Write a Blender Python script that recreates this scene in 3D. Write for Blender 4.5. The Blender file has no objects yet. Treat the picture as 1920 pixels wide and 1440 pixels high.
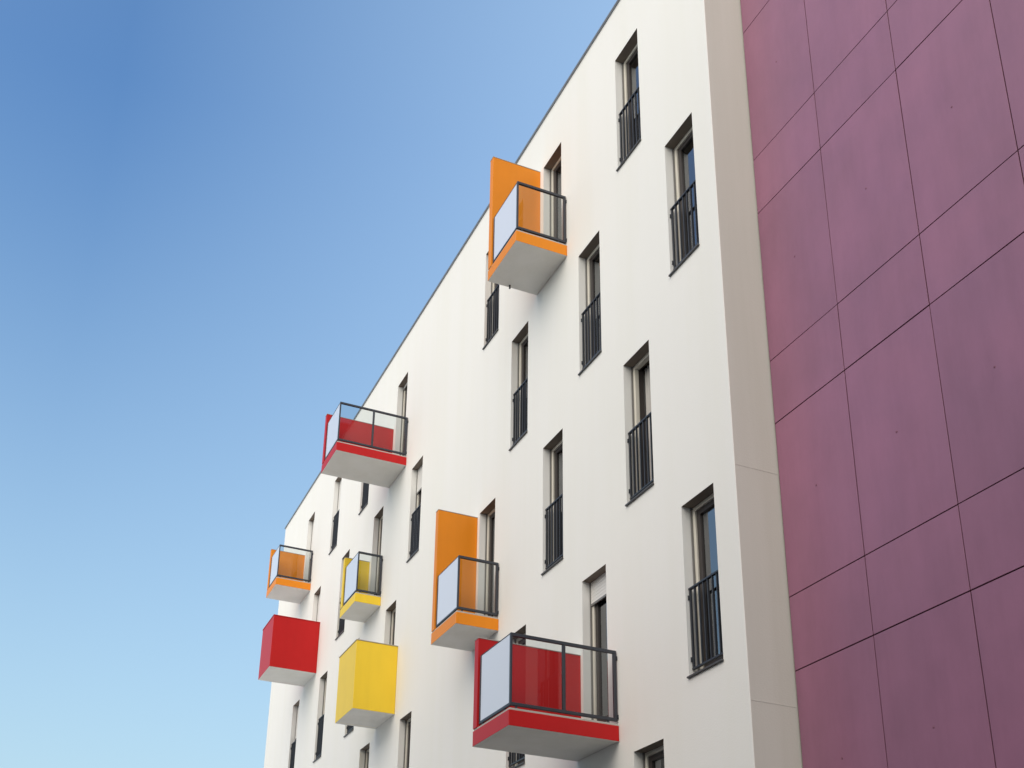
import bpy, bmesh, math, random
from mathutils import Vector, Matrix
random.seed(7)
C = bpy.context.scene.collection
S = 0.75            # metres per survey unit
CAM_Z = 1.6
def X(u): return u * S
def Y(u): return u * S
def Z(u): return CAM_Z + u * S

# ------------------------------------------------------------------ materials
def new_mat(name):
    m = bpy.data.materials.new(name); m.use_nodes = True
    nt = m.node_tree
    return m, nt, nt.nodes['Principled BSDF']
def N(nt, t, **kw):
    n = nt.nodes.new(t)
    for k, v in kw.items(): setattr(n, k, v)
    return n
def noise_var(nt, scale, detail=4, rough=.55, stretch=None):
    tc = N(nt, 'ShaderNodeTexCoord'); out = tc.outputs['Object']
    if stretch:
        mp = N(nt, 'ShaderNodeMapping'); mp.inputs['Scale'].default_value = stretch
        nt.links.new(out, mp.inputs['Vector']); out = mp.outputs['Vector']
    no = N(nt, 'ShaderNodeTexNoise'); no.inputs['Scale'].default_value = scale
    no.inputs['Detail'].default_value = detail; no.inputs['Roughness'].default_value = rough
    nt.links.new(out, no.inputs['Vector'])
    return no.outputs['Fac']
def ramp(nt, fac, stops):
    r = N(nt, 'ShaderNodeValToRGB')
    e = r.color_ramp.elements
    e[0].position, e[0].color = stops[0][0], (*stops[0][1], 1)
    e[1].position, e[1].color = stops[-1][0], (*stops[-1][1], 1)
    for p, c in stops[1:-1]:
        x = e.new(p); x.color = (*c, 1)
    nt.links.new(fac, r.inputs['Fac'])
    return r.outputs['Color']
def mul(nt, a, b, fac=1.0):
    m = N(nt, 'ShaderNodeMix', data_type='RGBA', blend_type='MULTIPLY')
    m.inputs[0].default_value = fac
    nt.links.new(a, m.inputs[6]); nt.links.new(b, m.inputs[7])
    return m.outputs[2]
def bump(nt, b, fac, strength, dist):
    n = N(nt, 'ShaderNodeBump'); n.inputs['Strength'].default_value = strength
    n.inputs['Distance'].default_value = dist
    nt.links.new(fac, n.inputs['Height']); nt.links.new(n.outputs['Normal'], b.inputs['Normal'])

def render_mat(name, base, dark=.93):
    m, nt, b = new_mat(name)
    big = ramp(nt, noise_var(nt, .35, 5), [(.3, tuple(c * (dark + .03) for c in base)), (.7, base)])
    streak = ramp(nt, noise_var(nt, 1.0, 4, .6, (2.2, 2.2, .12)), [(.35, (dark, dark, dark * .985)), (.6, (1, 1, 1))])
    nt.links.new(mul(nt, big, streak), b.inputs['Base Color'])
    b.inputs['Roughness'].default_value = .92
    b.inputs['Specular IOR Level'].default_value = .25
    bump(nt, b, noise_var(nt, 38, 5, .7), .35, .006)
    return m
def paint_mat(name, base, rough=.42, var=.95):
    m, nt, b = new_mat(name)
    c = ramp(nt, noise_var(nt, 1.6, 5), [(.3, tuple(x * var for x in base)), (.68, base)])
    s = ramp(nt, noise_var(nt, 3.0, 4, .6, (2.5, 2.5, .25)), [(.3, (.97, .965, .96)), (.55, (1, 1, 1))])
    nt.links.new(mul(nt, c, s), b.inputs['Base Color'])
    b.inputs['Roughness'].default_value = rough; b.inputs['Specular IOR Level'].default_value = .25
    bump(nt, b, noise_var(nt, 90, 2), .08, .002)
    return m
def plain_mat(name, base, rough=.5, metal=0.0, var=.88, scale=4.0):
    m, nt, b = new_mat(name)
    c = ramp(nt, noise_var(nt, scale, 4), [(.3, tuple(x * var for x in base)), (.7, base)])
    nt.links.new(c, b.inputs['Base Color'])
    b.inputs['Roughness'].default_value = rough; b.inputs['Metallic'].default_value = metal
    return m
def glass_mat(name, tint, ior, rough=0.0, wav=0.0, haze=0.0, hazecol=(.8, .84, .9)):
    m = bpy.data.materials.new(name); m.use_nodes = True
    nt = m.node_tree
    for n in list(nt.nodes): nt.nodes.remove(n)
    out = N(nt, 'ShaderNodeOutputMaterial')
    tr = N(nt, 'ShaderNodeBsdfTransparent'); tr.inputs['Color'].default_value = (*tint, 1)
    gl = N(nt, 'ShaderNodeBsdfGlossy'); gl.inputs['Roughness'].default_value = rough
    gl.inputs['Color'].default_value = (.95, .97, 1, 1)
    fr = N(nt, 'ShaderNodeFresnel'); fr.inputs['IOR'].default_value = ior
    mx = N(nt, 'ShaderNodeMixShader')
    base = tr.outputs[0]
    if haze > 0:
        df = N(nt, 'ShaderNodeBsdfDiffuse'); df.inputs['Color'].default_value = (*hazecol, 1)
        m2 = N(nt, 'ShaderNodeMixShader'); m2.inputs[0].default_value = haze
        nt.links.new(tr.outputs[0], m2.inputs[1]); nt.links.new(df.outputs[0], m2.inputs[2])
        base = m2.outputs[0]
    nt.links.new(fr.outputs[0], mx.inputs[0]); nt.links.new(base, mx.inputs[1]); nt.links.new(gl.outputs[0], mx.inputs[2])
    nt.links.new(mx.outputs[0], out.inputs['Surface'])
    if wav > 0:
        bp = N(nt, 'ShaderNodeBump'); bp.inputs['Strength'].default_value = wav; bp.inputs['Distance'].default_value = .02
        nt.links.new(noise_var(nt, 1.3, 2), bp.inputs['Height'])
        nt.links.new(bp.outputs['Normal'], gl.inputs['Normal'])
    return m

M = {}
M['render'] = render_mat('white_render', (.868, .859, .832), .985)
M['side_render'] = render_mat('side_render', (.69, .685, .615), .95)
M['reveal'] = render_mat('reveal_render', (.88, .875, .855), .97)
M['opening_head'] = plain_mat('brown_opening_head', (.23, .19, .155), .8)  # heads of the openings, browner and darker than the jambs
M['frame'] = plain_mat('cream_window_frame', (.74, .71, .63), .45, var=.95)
M['sash'] = plain_mat('dark_brown_sash', (.045, .036, .034), .45)
M['guide'] = plain_mat('shutter_guide_grey', (.20, .195, .19), .5)
M['metal'] = plain_mat('dark_grey_steel', (.048, .053, .066), .42, .3)
M['sill'] = plain_mat('dark_sill_metal', (.10, .098, .10), .5, .2)
M['coping'] = plain_mat('zinc_coping', (.30, .33, .37), .45, .5)
M['blind'] = plain_mat('white_roller_shutter', (.78, .77, .75), .6, var=.95)
M['curtain'] = plain_mat('pale_curtain', (.62, .60, .58), .9)
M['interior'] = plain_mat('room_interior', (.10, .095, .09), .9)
M['orange'] = paint_mat('orange_paint', (.86, .275, .012))
M['red'] = paint_mat('red_paint', (.55, .011, .012))
M['yellow'] = paint_mat('yellow_paint', (.95, .66, .045))
M['soffit'] = render_mat('balcony_soffit', (.86, .84, .80), .94)
M['screed'] = plain_mat('grey_screed', (.50, .47, .43), .85)
M['win_glass'] = glass_mat('window_glass', (.42, .44, .45), 3.0, 0, .012)
M['rail_glass'] = glass_mat('clear_rail_glass', (.80, .84, .84), 1.5, 0, .01)
M['front_glass'] = glass_mat('sky_painted_rail_glass', (.8, .84, .9), 1.6, .05, .01, .90, (.85, .895, 1.0))  # pale blue diffuse colour stands in for sky reflected in the front panes

def cladding_mat():
    m, nt, b = new_mat('sheen_tinted_cladding_panel')
    c = ramp(nt, noise_var(nt, .8, 6, .6), [(.3, (.285, .118, .196)), (.7, (.345, .138, .232))])  # sky sheen mixed into the base colour, bluer than the panels' own burgundy
    s = ramp(nt, noise_var(nt, 2.2, 5, .65, (2.0, 2.0, .35)), [(.3, (.90, .89, .90)), (.6, (1, 1, 1))])
    ge = N(nt, 'ShaderNodeNewGeometry')
    isl = ramp(nt, ge.outputs['Random Per Island'], [(0, (.93, .93, .94)), (1, (1, 1, 1))])
    nt.links.new(mul(nt, mul(nt, c, s), isl), b.inputs['Base Color'])
    r = ramp(nt, noise_var(nt, 1.7, 5, .6), [(.3, (.42, .42, .42)), (.7, (.52, .52, .52))])
    nt.links.new(r, b.inputs['Roughness'])
    b.inputs['IOR'].default_value = 1.6; b.inputs['Metallic'].default_value = .0
    bump(nt, b, noise_var(nt, 2.0, 3), .05, .01)
    return m
M['clad'] = cladding_mat()
M['clad_gap'] = plain_mat('cladding_joint', (.10, .022, .042), .8)
M['rivet'] = plain_mat('cladding_rivet', (.22, .08, .13), .5)

# ------------------------------------------------------------------ mesh helpers
def add_box(bm, a, b, mi=0):
    x0, x1 = sorted((a[0], b[0])); y0, y1 = sorted((a[1], b[1])); z0, z1 = sorted((a[2], b[2]))
    v = [bm.verts.new(p) for p in ((x0,y0,z0),(x1,y0,z0),(x1,y1,z0),(x0,y1,z0),(x0,y0,z1),(x1,y0,z1),(x1,y1,z1),(x0,y1,z1))]
    fs = []
    for q in ((3,2,1,0),(4,5,6,7),(0,1,5,4),(1,2,6,5),(2,3,7,6),(3,0,4,7)):
        f = bm.faces.new([v[i] for i in q]); f.material_index = mi; fs.append(f)
    return fs          # bottom, top, front(-y), right(+x), back, left
def add_quad(bm, pts, mi=0):
    f = bm.faces.new([bm.verts.new(p) for p in pts]); f.material_index = mi; return f
def obj(name, bm, mats, parent=None, bevel=0.0):
    me = bpy.data.meshes.new(name); bm.to_mesh(me); bm.free()
    for m in (mats if isinstance(mats, (list, tuple)) else [mats]): me.materials.append(m)
    o = bpy.data.objects.new(name, me); C.objects.link(o)
    if parent: o.parent = parent
    if bevel > 0:
        md = o.modifiers.new('Bevel', 'BEVEL'); md.width = bevel; md.segments = 2
        md.limit_method = 'ANGLE'; md.angle_limit = math.radians(40)
    return o
def thing(name, label, cat, group=None):
    o = bpy.data.objects.new(name, None); C.objects.link(o)
    o['label'] = label; o['category'] = cat
    if group: o['group'] = group
    return o

# ------------------------------------------------------------------ survey data
FT = [20.98, 17.01, 13.08, 9.17, 5.30]           # head height of the openings per storey
COL = {0:-13.99, 1:-15.76, 2:-17.54, 3:-19.28, 4:-21.03, 5:-22.80, 8:-28.14, 9:-29.92, 10:-31.70,
       11:-33.45, 12:-35.29, 13:-37.05, 14:-38.88, 15:-40.75}
WW, WH = .945, 3.07
Y0 = 10.0                                         # facade plane
WIN = [(0,1),(0,3),(1,0),(1,2),(1,4),(2,1),(2,3),(3,0),(3,2),(3,4),(4,1),(4,3),(5,0),(5,2),(5,4),(8,1),(8,3),(9,0),(9,2),
       (10,1),(10,3),(11,0),(11,2),(12,1),(12,3),(13,0),(13,2),(14,1),(14,3),(15,0),(15,2)]
DOORS = {(2,3),(3,0),(5,2),(9,0),(9,2),(10,1),(14,1),(15,0)}     # open on to a balcony, no guard
BLIND = {(2,3):.46, (8,1):.78, (14,1):1.5, (15,0):1.7, (9,0):.10, (15,2):1.3, (13,0):1.6}
OPEN = {(1,2)}
CURTAIN = {(1,2):.36, (2,1):.0, (5,2):.16, (9,2):.5, (10,3):.55, (12,1):.5, (13,2):.5, (4,1):.2, (10,1):.5, (8,3):.45}
XL, XR, ZT, ZB, YB = -45.9, -13.4, 22.50, -CAM_Z / S, 27.0

block = thing('apartment_block', 'white rendered apartment block with narrow windows and coloured balconies beside the purple wall', 'building')

# facade with real openings
bm = bmesh.new()
ops = [(COL[k] - WW, COL[k], FT[f] - WH, FT[f]) for k, f in WIN]
CR = .008; XRF = XR - CR / S
xs = sorted({XL, XRF, *[v for o in ops for v in o[:2]]}); zs = sorted({ZB, ZT, *[v for o in ops for v in o[2:]]})
vc = {}
def gv(x, z):
    if (x, z) not in vc: vc[(x, z)] = bm.verts.new((X(x), Y(Y0), Z(z)))
    return vc[(x, z)]
for i in range(len(xs) - 1):
    for j in range(len(zs) - 1):
        xm, zm = (xs[i] + xs[i+1]) / 2, (zs[j] + zs[j+1]) / 2
        if any(a < xm < b and c < zm < d for a, b, c, d in ops): continue
        bm.faces.new([gv(xs[i], zs[j]), gv(xs[i+1], zs[j]), gv(xs[i+1], zs[j+1]), gv(xs[i], zs[j+1])])
RD = .40                                          # reveal depth
for a, b, c, d in ops:
    y0, y1 = Y(Y0), Y(Y0 + RD)
    a, b, c, d = X(a), X(b), Z(c), Z(d)
    add_quad(bm, [(a,y0,c),(a,y1,c),(a,y1,d),(a,y0,d)], 1)
    add_quad(bm, [(b,y1,c),(b,y0,c),(b,y0,d),(b,y1,d)], 1)
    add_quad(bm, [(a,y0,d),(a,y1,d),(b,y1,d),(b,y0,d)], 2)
    add_quad(bm, [(a,y1,c),(a,y0,c),(b,y0,c),(b,y1,c)], 1)
# softly rounded rendered corner
ar = []
for i in range(6):
    t = math.pi / 2 * i / 5; p = (X(XRF) + CR * math.sin(t), Y(Y0) + CR * (1 - math.cos(t)))
    ar.append((bm.verts.new((*p, Z(ZB))), bm.verts.new((*p, Z(ZT)))))
for a, b in zip(ar, ar[1:]): bm.faces.new([a[0], b[0], b[1], a[1]]).smooth = True
# left end, back and roof
add_quad(bm, [(X(XL),Y(YB),Z(ZB)),(X(XL),Y(Y0),Z(ZB)),(X(XL),Y(Y0),Z(ZT)),(X(XL),Y(YB),Z(ZT))])
add_quad(bm, [(X(XR),Y(YB),Z(ZB)),(X(XL),Y(YB),Z(ZB)),(X(XL),Y(YB),Z(ZT)),(X(XR),Y(YB),Z(ZT))])
add_quad(bm, [(X(XL),Y(Y0),Z(ZT)-.35),(X(XR),Y(Y0),Z(ZT)-.35),(X(XR),Y(YB),Z(ZT)-.35),(X(XL),Y(YB),Z(ZT)-.35)])
bmesh.ops.recalc_face_normals(bm, faces=[f for f in bm.faces])
obj('facade_wall', bm, [M['render'], M['reveal'], M['opening_head']], block)
# right return wall with its two horizontal joints
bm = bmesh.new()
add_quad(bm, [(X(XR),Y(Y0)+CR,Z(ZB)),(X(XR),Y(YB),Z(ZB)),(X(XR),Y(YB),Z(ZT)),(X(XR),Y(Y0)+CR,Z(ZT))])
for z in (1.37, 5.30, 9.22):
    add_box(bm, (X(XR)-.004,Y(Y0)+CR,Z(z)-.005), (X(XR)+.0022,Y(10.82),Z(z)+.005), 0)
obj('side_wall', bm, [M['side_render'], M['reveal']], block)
# inner back wall of the rooms and storey floors
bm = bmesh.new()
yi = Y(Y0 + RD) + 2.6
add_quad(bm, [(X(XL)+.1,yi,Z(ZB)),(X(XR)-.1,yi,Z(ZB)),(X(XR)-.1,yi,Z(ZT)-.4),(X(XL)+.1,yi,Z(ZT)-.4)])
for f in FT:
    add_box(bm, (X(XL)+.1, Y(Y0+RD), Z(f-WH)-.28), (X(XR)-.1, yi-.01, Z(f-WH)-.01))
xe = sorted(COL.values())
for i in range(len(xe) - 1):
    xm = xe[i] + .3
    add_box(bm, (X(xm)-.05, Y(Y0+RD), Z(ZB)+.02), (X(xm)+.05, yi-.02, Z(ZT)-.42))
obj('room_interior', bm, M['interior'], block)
# coping
bm = bmesh.new()
add_box(bm, (X(XL)-.03,Y(Y0)-.035,Z(ZT)-.012), (X(XR)+.03,Y(Y0)+.32,Z(ZT)+.022))
add_box(bm, (X(XL)-.03,Y(Y0)+.322,Z(ZT)-.03), (X(XL)+.3,Y(YB),Z(ZT)+.03))
add_box(bm, (X(XR)-.3,Y(Y0)+.322,Z(ZT)-.03), (X(XR)+.03,Y(YB),Z(ZT)+.03))
obj('roof_coping', bm, M['coping'], block, .006)

# ------------------------------------------------------------------ windows
def make_window(k, f):
    x1, zt = X(COL[k]), Z(FT[f]); x0 = x1 - WW * S; zb = zt - WH * S
    yf = Y(Y0 + .20); ya = yf + .075
    FW, HW = .070, .058
    blind = BLIND.get((k, f), 0) * S
    bm = bmesh.new()
    add_box(bm, (x0+.002, yf, zb+.002), (x0+FW, ya, zt-.002)); add_box(bm, (x1-FW, yf, zb+.002), (x1-.002, ya, zt-.002))
    add_box(bm, (x0+FW, yf, zt-HW), (x1-FW, ya, zt-.002)); add_box(bm, (x0+FW, yf, zb+.002), (x1-FW, ya, zb+.06))
    w = obj('window', bm, M['frame'], block, .004)
    # shutter guides against the reveal
    for xa in (x0, x1 - .022):
        g = bmesh.new(); add_box(g, (xa+.001, yf-.026, zb+.012), (xa+.021, yf-.002, zt-.003)); obj('shutter_guide', g, M['guide'], w)
    # sash with glass
    SW = .075
    ys = yf + .022
    if (k, f) in OPEN:
        hx, th = x0 + FW + .004, math.radians(82)
        def rot(p): return (hx + (p[0]-hx)*math.cos(th) , yf + .06 + (p[0]-hx)*math.sin(th) + (p[1]-ys)*math.cos(th), p[2])
    else: rot = None
    sx0, sx1, sz0, sz1 = x0+FW+.003, x1-FW-.003, zb+.063, zt-HW-.003
    s = bmesh.new()
    add_box(s, (sx0, ys, sz0), (sx0+SW, ya-.004, sz1)); add_box(s, (sx1-SW, ys, sz0), (sx1, ya-.004, sz1))
    add_box(s, (sx0+SW, ys, sz1-SW), (sx1-SW, ya-.004, sz1)); add_box(s, (sx0+SW, ys, sz0), (sx1-SW, ya-.004, sz0+SW+.04))
    if rot:
        for v in s.verts: v.co = rot(v.co)
    obj('sash', s, M['sash'], w, .003)
    p = bmesh.new()
    pts = [(sx0+SW, ys+.026, sz0+SW+.04), (sx1-SW, ys+.026, sz0+SW+.04), (sx1-SW, ys+.026, sz1-SW), (sx0+SW, ys+.026, sz1-SW)]
    add_quad(p, [rot(q) for q in pts] if rot else pts)
    obj('pane', p, M['win_glass'], w)
    # outer sill
    s = bmesh.new(); add_box(s, (x0-.012, Y(Y0)-.030, zb-.010), (x1+.008, Y(Y0)-.002, zb+.012)); add_box(s, (x0+.003, Y(Y0)-.001, zb+.003), (x1-.003, yf-.001, zb+.011))
    obj('sill', s, M['sill'], w, .003)
    if (k, f) in OPEN: w['label'] = 'open window with its sash swung into the dark room'
    if (k, f) == (2, 3): w['label'] = 'balcony door with its white roller shutter slightly lowered'
    if blind:
        b = bmesh.new(); n = max(1, int(blind / .045))
        for i in range(n):
            za = zt - .004 - i * blind / n
            add_box(b, (x0+.023, yf-.016, za - blind/n + .004), (x1-.023, yf-.004, za))
        add_box(b, (x0+.023, yf-.022, zt-blind-.035), (x1-.023, yf-.003, zt-blind-.002), 1)
        obj('roller_shutter', b, [M['blind'], M['guide']], w)
    c = CURTAIN.get((k, f), 0)
    if c:
        cb = bmesh.new(); n = 28; wd = c * (x1 - x0); prev = None
        for i in range(n + 1):
            t = i / n; xx = x0 + .03 + wd * t; yy = ya + .10 + .022 * math.sin(t * wd * 75) + .008 * math.sin(t * 31)
            cur = (cb.verts.new((xx, yy, zb + .04)), cb.verts.new((xx, yy, zt - .02)))
            if prev: cb.faces.new([prev[0], cur[0], cur[1], prev[1]]).smooth = True
            prev = cur
        obj('curtain', cb, M['curtain'], w)
    if (k, f) not in DOORS:
        r = bmesh.new(); yr = Y(Y0) + .060
        z0, z1 = zb + .105, zb + 1.175
        add_box(r, (x0+.004, yr-.020, z1-.024), (x1-.004, yr+.020, z1))
        add_box(r, (x0+.004, yr-.016, z0), (x1-.004, yr+.016, z0+.024))
        nb = 8
        for i in range(nb):
            xx = x0 + .022 + (x1 - x0 - .044) * i / (nb - 1); h = .013 if i in (0, nb-1) else .0075
            add_box(r, (xx-h, yr-.014, z0+.024), (xx+h, yr+.014, z1-.024))
        for xx in (x0+.001, x1-.016):
            for zz in (z0+.10, z1-.16): add_box(r, (xx, yr-.030, zz), (xx+.015, yr-.0145, zz+.06))
        obj('window_guard', r, M['metal'], w, .002)
    return w
for k, f in WIN: make_window(k, f)

# ------------------------------------------------------------------ balconies
def make_balcony(xr, xl, yo, zb, col, label, panel, posts=0, spout=False):
    x0, x1, ya, yw = X(xl), X(xr), Y(yo), Y(Y0) - .002
    z0, z1 = Z(zb), Z(zb + .285); zs = Z(zb + .325)
    bm = bmesh.new()
    fs = add_box(bm, (x0, ya, z0), (x1, yw, z1), 0); fs[0].material_index = 1; fs[1].material_index = 2
    add_box(bm, (x0+.01, ya+.012, z1+.0005), (x1-.012, yw, zs), 2)
    b = obj('balcony', bm, [M[col], M['soffit'], M['screed']], block, .006)
    b['label'] = label
    # side screen on the far side
    pt = .13; zp = Z(zb + panel)
    p = bmesh.new(); fs = add_box(p, (x0, ya+.001, zs+.001), (x0+pt, yw, zp), 0)
    add_box(p, (x0-.006, ya-.005, zp+.0005), (x0+pt+.006, yw, zp+.014), 1)
    obj('side_panel', p, [M[col], M['screed']], b, .004)
    zr = Z(zb + 1.70); zg = zs + .035
    t = .038
    xg = x1 - .05
    # clear side pane in a steel frame
    r = bmesh.new()
    add_box(r, (xg, ya+.02, zr-.045), (xg+t, yw-.012, zr))                       # top rail
    add_box(r, (xg, ya+.02, zg), (xg+t, yw-.012, zg+.042))                       # bottom rail
    add_box(r, (xg, ya+.02, zg+.042), (xg+t, ya+.048, zr-.045))                  # outer post
    add_box(r, (xg, yw-.056, zg+.042), (xg+t, yw-.012, zr-.045))                 # wall post
    for i in range(posts):
        ym = ya + (yw - ya) * (i + 1) / (posts + 1)
        add_box(r, (xg, ym-.021, zg+.042), (xg+t, ym+.021, zr-.045))
    for zz in (zr-.14, zg+.03): add_box(r, (xg+.008, yw-.0115, zz), (xg+t+.012, yw, zz+.06))
    for yy in (ya+.10, yw-.16): add_box(r, (xg+.01, yy, zs-.001), (xg+.032, yy+.03, zg-.0005))
    # front channel, far post and thin top cap
    add_box(r, (x0+pt+.03, ya+.02, zg), (xg-.001, ya+.05, zg+.036))
    add_box(r, (x0+pt+.03, ya+.02, zg+.036), (x0+pt+.058, ya+.05, zr-.014))
    add_box(r, (x0+pt+.03, ya+.024, zr-.013), (xg-.001, ya+.046, zr-.001))
    for xx in (x0+pt+.12, x1-.22): add_box(r, (xx, ya+.024, zs-.001), (xx+.03, ya+.046, zg-.0005))
    obj('railing', r, M['metal'], b, .003)
    g = bmesh.new(); add_quad(g, [(xg+.02, ya+.049, zg+.043), (xg+.02, yw-.057, zg+.043), (xg+.02, yw-.057, zr-.046), (xg+.02, ya+.049, zr-.046)])
    obj('side_glass', g, M['rail_glass'], b)
    g = bmesh.new(); add_box(g, (x0+pt+.060, ya+.029, zg+.037), (xg-.002, ya+.039, zr-.015))
    obj('front_glass', g, M['front_glass'], b)
    if spout:
        s = bmesh.new(); bmesh.ops.create_cone(s, cap_ends=True, segments=12, radius1=.016, radius2=.016, depth=.07)
        for v in s.verts: v.co += Vector((x0 + .06, ya + .40, z0 - .034))
        obj('drain_spout', s, M['metal'], b)
    return b
HI, LO = 3.57, 2.05
make_balcony(-19.01, -20.57, 8.72, 17.42, 'orange', 'orange balcony under the roof edge with a tall side screen', HI, 0, True)
make_balcony(-29.63, -31.25, 7.76, 17.42, 'red', 'deep red balcony high on the far half of the facade', LO, 1)
make_balcony(-40.46, -42.00, 8.62, 17.42, 'orange', 'small orange balcony nearest the far end of the facade', LO)
make_balcony(-31.41, -33.00, 9.17, 13.43, 'yellow', 'shallow yellow balcony with a glass front above the yellow box', LO)
make_balcony(-22.48, -24.04, 8.95, 9.52, 'orange', 'orange balcony with a tall side screen in the middle of the facade', HI - .08)
make_balcony(-17.18, -18.75, 7.86, 5.60, 'red', 'deep red balcony at the bottom, nearest the camera', LO, 1)
def make_box_balcony(xr, xl, yo, zb, zt, col, label):
    x0, x1, ya, yw = X(xl), X(xr), Y(yo), Y(Y0) - .002
    z0, z1 = Z(zb), Z(zt); t = .10
    bm = bmesh.new()
    add_box(bm, (x0+t+.001, ya+t+.001, z0+.003), (x1-t-.001, yw, z0+.24), 1)
    b = obj('balcony', bm, [M[col], M['soffit']], block); b['label'] = label
    p = bmesh.new()
    # parapet as one U-shaped wall
    pl = [(x0,yw),(x0,ya),(x1,ya),(x1,yw),(x1-t,yw),(x1-t,ya+t),(x0+t,ya+t),(x0+t,yw)]
    lo = [p.verts.new((a, c, z0)) for a, c in pl]; hi = [p.verts.new((a, c, z1)) for a, c in pl]
    for i in range(8):
        j = (i + 1) % 8; p.faces.new([lo[i], lo[j], hi[j], hi[i]])
    for q in ((0,1,6,7),(1,2,5,6),(2,3,4,5)):
        p.faces.new([hi[i] for i in q]); f = p.faces.new([lo[i] for i in reversed(q)]); f.material_index = 1
    bmesh.ops.recalc_face_normals(p, faces=list(p.faces))
    obj('parapet', p, [M[col], M['soffit']], b, .006)
    c = bmesh.new(); e = .012
    add_box(c, (x0-e, ya-e, z1+.001), (x1+e, ya+t+e, z1+.018)); add_box(c, (x0-e, ya+t+e+.001, z1+.001), (x0+t+e, yw, z1+.018)); add_box(c, (x1-t-e, ya+t+e+.001, z1+.001), (x1+e, yw, z1+.018))
    obj('parapet_cap', c, M['screed'] if col == 'yellow' else M[col], b, .003)
    return b
make_box_balcony(-38.57, -40.30, 8.27, 13.44, 15.40, 'red', 'red closed box balcony near the far end of the facade')
make_box_balcony(-29.53, -31.22, 8.76, 9.45, 11.47, 'yellow', 'yellow closed box balcony under the shallow yellow one')

# ------------------------------------------------------------------ purple clad block
purple = thing('purple_clad_block', 'purple building with large flat cladding panels, set back beside the white block', 'building')
YP = 10.83
px = [-13.40 + .02] + [-11.68 + 1.742 * i for i in range(0, 7)]
hz = [5.86 + 4.283 * i for i in range(-2, 6)]; rows = []
for z in hz: rows += [(z - 3.08 - .0, z, 'tall')] ; rows += [(z, z + 1.203, 'short')]
rows = sorted(rows); ZPT = rows[-1][1]
bm = bmesh.new()
for (a, b_, kind) in rows:
    if b_ < ZB: continue
    a = max(a, ZB + .1)
    for i in range(len(px) - 1):
        gx = .006; glo = .007 if kind == 'short' else .006; ghi = .006 if kind == 'short' else .007
        n0 = len(bm.verts)
        x0, x1, z0, z1 = X(px[i]) + gx, X(px[i+1]) - gx, Z(a) + glo, Z(b_) - ghi
        start = len(bm.verts)
        add_box(bm, (x0, Y(YP), z0), (x1, Y(YP) + .012, z1))
        bm.verts.ensure_lookup_table()
        cx, cz = (x0+x1)/2, (z0+z1)/2
        ta, tb = random.uniform(-.0022, .0022), random.uniform(-.0016, .0016)
        for v in list(bm.verts)[start:]: v.co.y += ta * (v.co.x - cx) + tb * (v.co.z - cz)
        if kind == 'tall' and z1 - z0 > 1:
            mtx = Matrix.Translation((cx, Y(YP) - .0015, cz)) @ Matrix.Rotation(math.pi/2, 4, 'X')
            ret = bmesh.ops.create_cone(bm, cap_ends=True, segments=14, radius1=.014, radius2=.010, depth=.005, matrix=mtx)
            for v in ret['verts']:
                for f in v.link_faces: f.material_index = 1
obj('cladding', bm, [M['clad'], M['rivet']], purple, .002)
bm = bmesh.new()
XPR = px[-1]
add_box(bm, (X(XR)+.002, Y(YP)+.016, Z(ZB)), (X(XPR)+.01, Y(YB), Z(ZPT)))
obj('backing_wall', bm, M['clad_gap'], purple)
bm = bmesh.new()
add_box(bm, (X(XR)+.002, Y(YP)-.03, Z(ZPT)+.002), (X(XPR)+.04, Y(YB)+.03, Z(ZPT)+.05))
obj('roof_coping', bm, M['coping'], purple, .005)

# ------------------------------------------------------------------ ground
gm, nt, b = new_mat('dry_concrete_ground')
c = ramp(nt, noise_var(nt, 40, 6, .7), [(.3, (.46, .44, .41)), (.7, (.54, .52, .48))])
nt.links.new(c, b.inputs['Base Color']); b.inputs['Roughness'].default_value = .9
bm = bmesh.new(); add_quad(bm, [(-1500,-1500,0),(1500,-1500,0),(1500,1500,0),(-1500,1500,0)])
g = obj('ground', bm, gm); g['kind'] = 'structure'
gm, nt, b = new_mat('asphalt')
c = ramp(nt, noise_var(nt, 40, 6, .7), [(.3, (.040, .040, .042)), (.7, (.065, .064, .064))])
nt.links.new(c, b.inputs['Base Color']); b.inputs['Roughness'].default_value = .9
bm = bmesh.new(); add_quad(bm, [(-21.9,-7.0,.004),(40,-7.0,.004),(40,8.0,.004),(-21.9,8.0,.004)])  # unseen, added dark so little light bounces up under the near balconies
g = obj('added_dark_ground', bm, gm); g['kind'] = 'structure'
gm, nt, b = new_mat('pale_paving')
bt = N(nt, 'ShaderNodeTexBrick'); bt.inputs['Scale'].default_value = 1.0
bt.inputs['Color1'].default_value = (.76, .73, .67, 1); bt.inputs['Color2'].default_value = (.70, .67, .62, 1); bt.inputs['Mortar'].default_value = (.32, .31, .29, 1)
bt.inputs['Mortar Size'].default_value = .01; bt.inputs['Brick Width'].default_value = .6; bt.inputs['Row Height'].default_value = .6
tc = N(nt, 'ShaderNodeTexCoord'); nt.links.new(tc.outputs['Object'], bt.inputs['Vector'])
nt.links.new(bt.outputs['Color'], b.inputs['Base Color']); b.inputs['Roughness'].default_value = .85
bm = bmesh.new(); add_box(bm, (-70, -7.0, .004), (-22.0, 7.49, .12))  # unseen, added pale to bounce light up onto the far balcony undersides
g = obj('added_bounce_paving', bm, gm); g['kind'] = 'structure'

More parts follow.
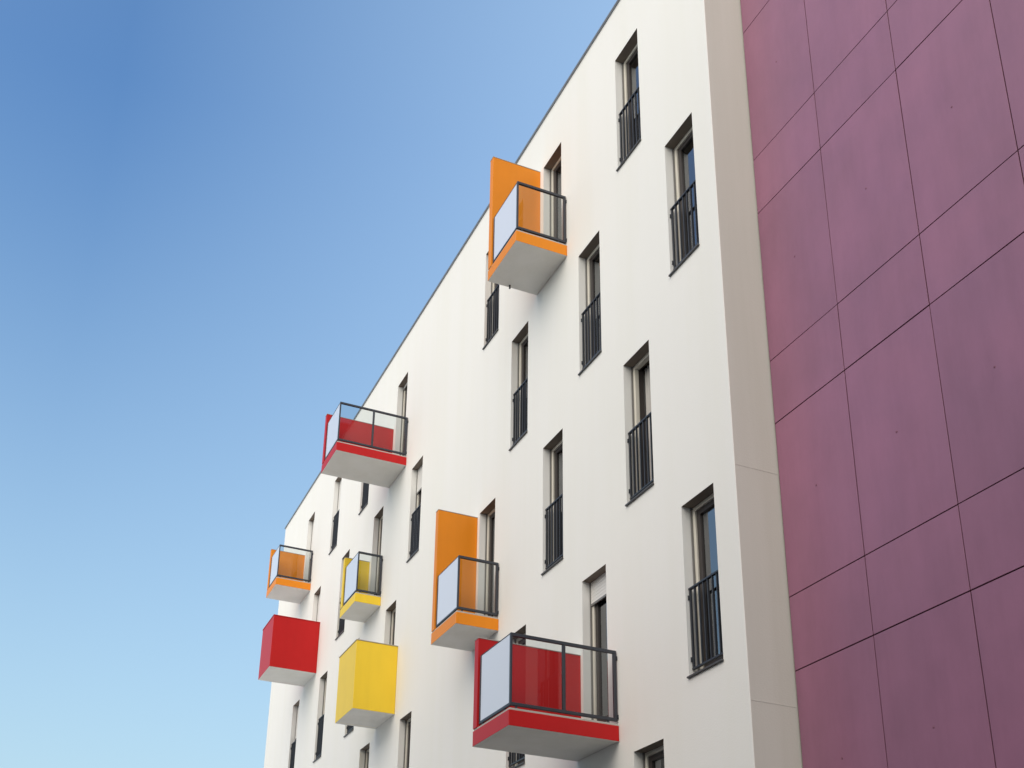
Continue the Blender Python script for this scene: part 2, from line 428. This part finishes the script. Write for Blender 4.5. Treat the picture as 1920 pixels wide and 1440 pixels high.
# ------------------------------------------------------------------ camera
cam = bpy.data.cameras.new('Camera'); co = bpy.data.objects.new('Camera', cam); C.objects.link(co)
ROT = [[0.3724516, 0.3259882, 0.868914], [0.9274818, -0.1635515, -0.336197], [0.0325159, 0.931119, -0.3632632]]
mw = Matrix(ROT).to_4x4(); mw.translation = (0, 0, CAM_Z); co.matrix_world = mw
cam.sensor_fit = 'HORIZONTAL'; cam.sensor_width = 36
cam.lens = 36 * 2170.317 / 1920
cam.shift_x = (960 - 834.97) / 1920; cam.shift_y = (1174.47 - 720) / 1920
cam.clip_end = 5000
bpy.context.scene.camera = co

# ------------------------------------------------------------------ unseen building added behind the viewer to shade the lower right and be reflected
across = thing('unseen_shade_building', 'unseen dark brick block added behind the viewer to shade the lower right', 'building')
bx0, bx1, by, bh = -24.0, 22.0, -8.5, 9.0
bm = bmesh.new()
add_box(bm, (bx0, by - 12, .0), (bx1, by, bh))
add_box(bm, (-1.0, by - 12, bh + .13), (bx1, by, 16.5))
add_box(bm, (-28.0, by - 12, 0), (bx0 - .11, by, 14.5)); add_box(bm, (bx0 + .11, by - 12, bh + .13), (-15.0, by, 14.5))
obj('wall', bm, plain_mat('dark_brick', (.10, .052, .042), .9, var=.8, scale=3), across)
bm = bmesh.new(); add_box(bm, (bx0-.1, by-12.1, bh+.002), (bx1+.1, by+.1, bh+.12)); obj('roof_coping', bm, M['coping'], across)
for zz in (1.0, 4.0, 7.0):
    for i in range(14):
        xx = bx0 + 1.2 + i * 3.1
        bm = bmesh.new(); add_box(bm, (xx, by+.002, zz), (xx+1.2, by+.05, zz+.06)); add_box(bm, (xx, by+.002, zz+1.64), (xx+1.2, by+.05, zz+1.7))
        add_box(bm, (xx, by+.002, zz+.06), (xx+.06, by+.05, zz+1.64)); add_box(bm, (xx+1.14, by+.002, zz+.06), (xx+1.2, by+.05, zz+1.64))
        wf = obj('window', bm, M['frame'], across)
        bm = bmesh.new(); add_box(bm, (xx+.06, by+.003, zz+.06), (xx+1.14, by+.02, zz+1.64)); obj('pane', bm, M['metal'], wf)

# ------------------------------------------------------------------ light
SUN = Vector((.46, -.76, .68)).normalized()       # towards the sun
el = math.asin(SUN.z); az = math.atan2(SUN.x, SUN.y)
w = bpy.data.worlds.new('World'); bpy.context.scene.world = w; w.use_nodes = True
nt = w.node_tree; bg = nt.nodes['Background']
sk = nt.nodes.new('ShaderNodeTexSky'); sk.sky_type = 'NISHITA'; sk.sun_disc = False
sk.sun_elevation = el; sk.sun_rotation = az
sk.air_density = 1.0; sk.dust_density = .3; sk.ozone_density = 2.5
SKY = .10; HAZE_LOW, HAZE_SIDE = 1.2, 1.3
SKY_TINT = (1.03, 1.39, 1.56); HAZE_COL = (3.55, 4.75, 5.0); SIDE_COL = (5.2, 7.2, 9.2)
AUR, AUR_POW, AUR_COL = .85, 2.5, (6.6, 6.0, 5.1)
tc = N(nt, 'ShaderNodeTexCoord'); sx = N(nt, 'ShaderNodeSeparateXYZ'); nt.links.new(tc.outputs['Generated'], sx.inputs[0])
def mth(op, a, b=None, clamp=False):
    n = N(nt, 'ShaderNodeMath', operation=op); n.use_clamp = clamp
    for i, v in enumerate((a, b)):
        if v is None: continue
        if isinstance(v, (int, float)): n.inputs[i].default_value = v
        else: nt.links.new(v, n.inputs[i])
    return n.outputs[0]
# pale gradient mixed into the sky colour, stronger towards the horizon and behind the facade
low = mth('MULTIPLY', mth('POWER', mth('SUBTRACT', 1.0, mth('DIVIDE', sx.outputs['Z'], .7), True), 1.2), HAZE_LOW)
side = mth('MULTIPLY', mth('MULTIPLY', mth('MAXIMUM', sx.outputs['Y'], 0.0), mth('MAXIMUM', sx.outputs['Z'], 0.0)), HAZE_SIDE)
low = mth('MINIMUM', low, .8); side = mth('MINIMUM', side, .7)
tint = N(nt, 'ShaderNodeMix', data_type='RGBA', blend_type='MULTIPLY'); tint.inputs[0].default_value = 1
tint.inputs[7].default_value = (*SKY_TINT, 1); nt.links.new(sk.outputs[0], tint.inputs[6])
hm = N(nt, 'ShaderNodeMix', data_type='RGBA'); hm.inputs[7].default_value = (*HAZE_COL, 1)
sm = N(nt, 'ShaderNodeMix', data_type='RGBA'); sm.inputs[7].default_value = (*SIDE_COL, 1)
nt.links.new(side, sm.inputs[0]); nt.links.new(tint.outputs[2], sm.inputs[6])
nt.links.new(low, hm.inputs[0]); nt.links.new(sm.outputs[2], hm.inputs[6])
# glow added round the sun direction, out of frame, whitening reflections and wall light
dp = N(nt, 'ShaderNodeVectorMath', operation='DOT_PRODUCT'); dp.inputs[1].default_value = SUN; nt.links.new(tc.outputs['Generated'], dp.inputs[0])
au = mth('MULTIPLY', mth('POWER', mth('MAXIMUM', dp.outputs['Value'], 0.0), AUR_POW), AUR)
am = N(nt, 'ShaderNodeMix', data_type='RGBA'); am.inputs[7].default_value = (*AUR_COL, 1)
nt.links.new(au, am.inputs[0]); nt.links.new(hm.outputs[2], am.inputs[6])
nt.links.new(am.outputs[2], bg.inputs['Color']); bg.inputs['Strength'].default_value = SKY
sl = bpy.data.lights.new('Sun', 'SUN'); sl.energy = 1.8; sl.angle = math.radians(80); sl.color = (1, .90, .765)
so = bpy.data.objects.new('Sun', sl); C.objects.link(so); so.rotation_euler = SUN.to_track_quat('Z', 'Y').to_euler()
so.location = (0, -20, 40)
sc = bpy.context.scene
sc.view_settings.view_transform = 'Standard'; sc.view_settings.look = 'None'; sc.view_settings.gamma = 1; sc.view_settings.exposure = .6
sc.cycles.max_bounces = 10; sc.cycles.transparent_max_bounces = 12
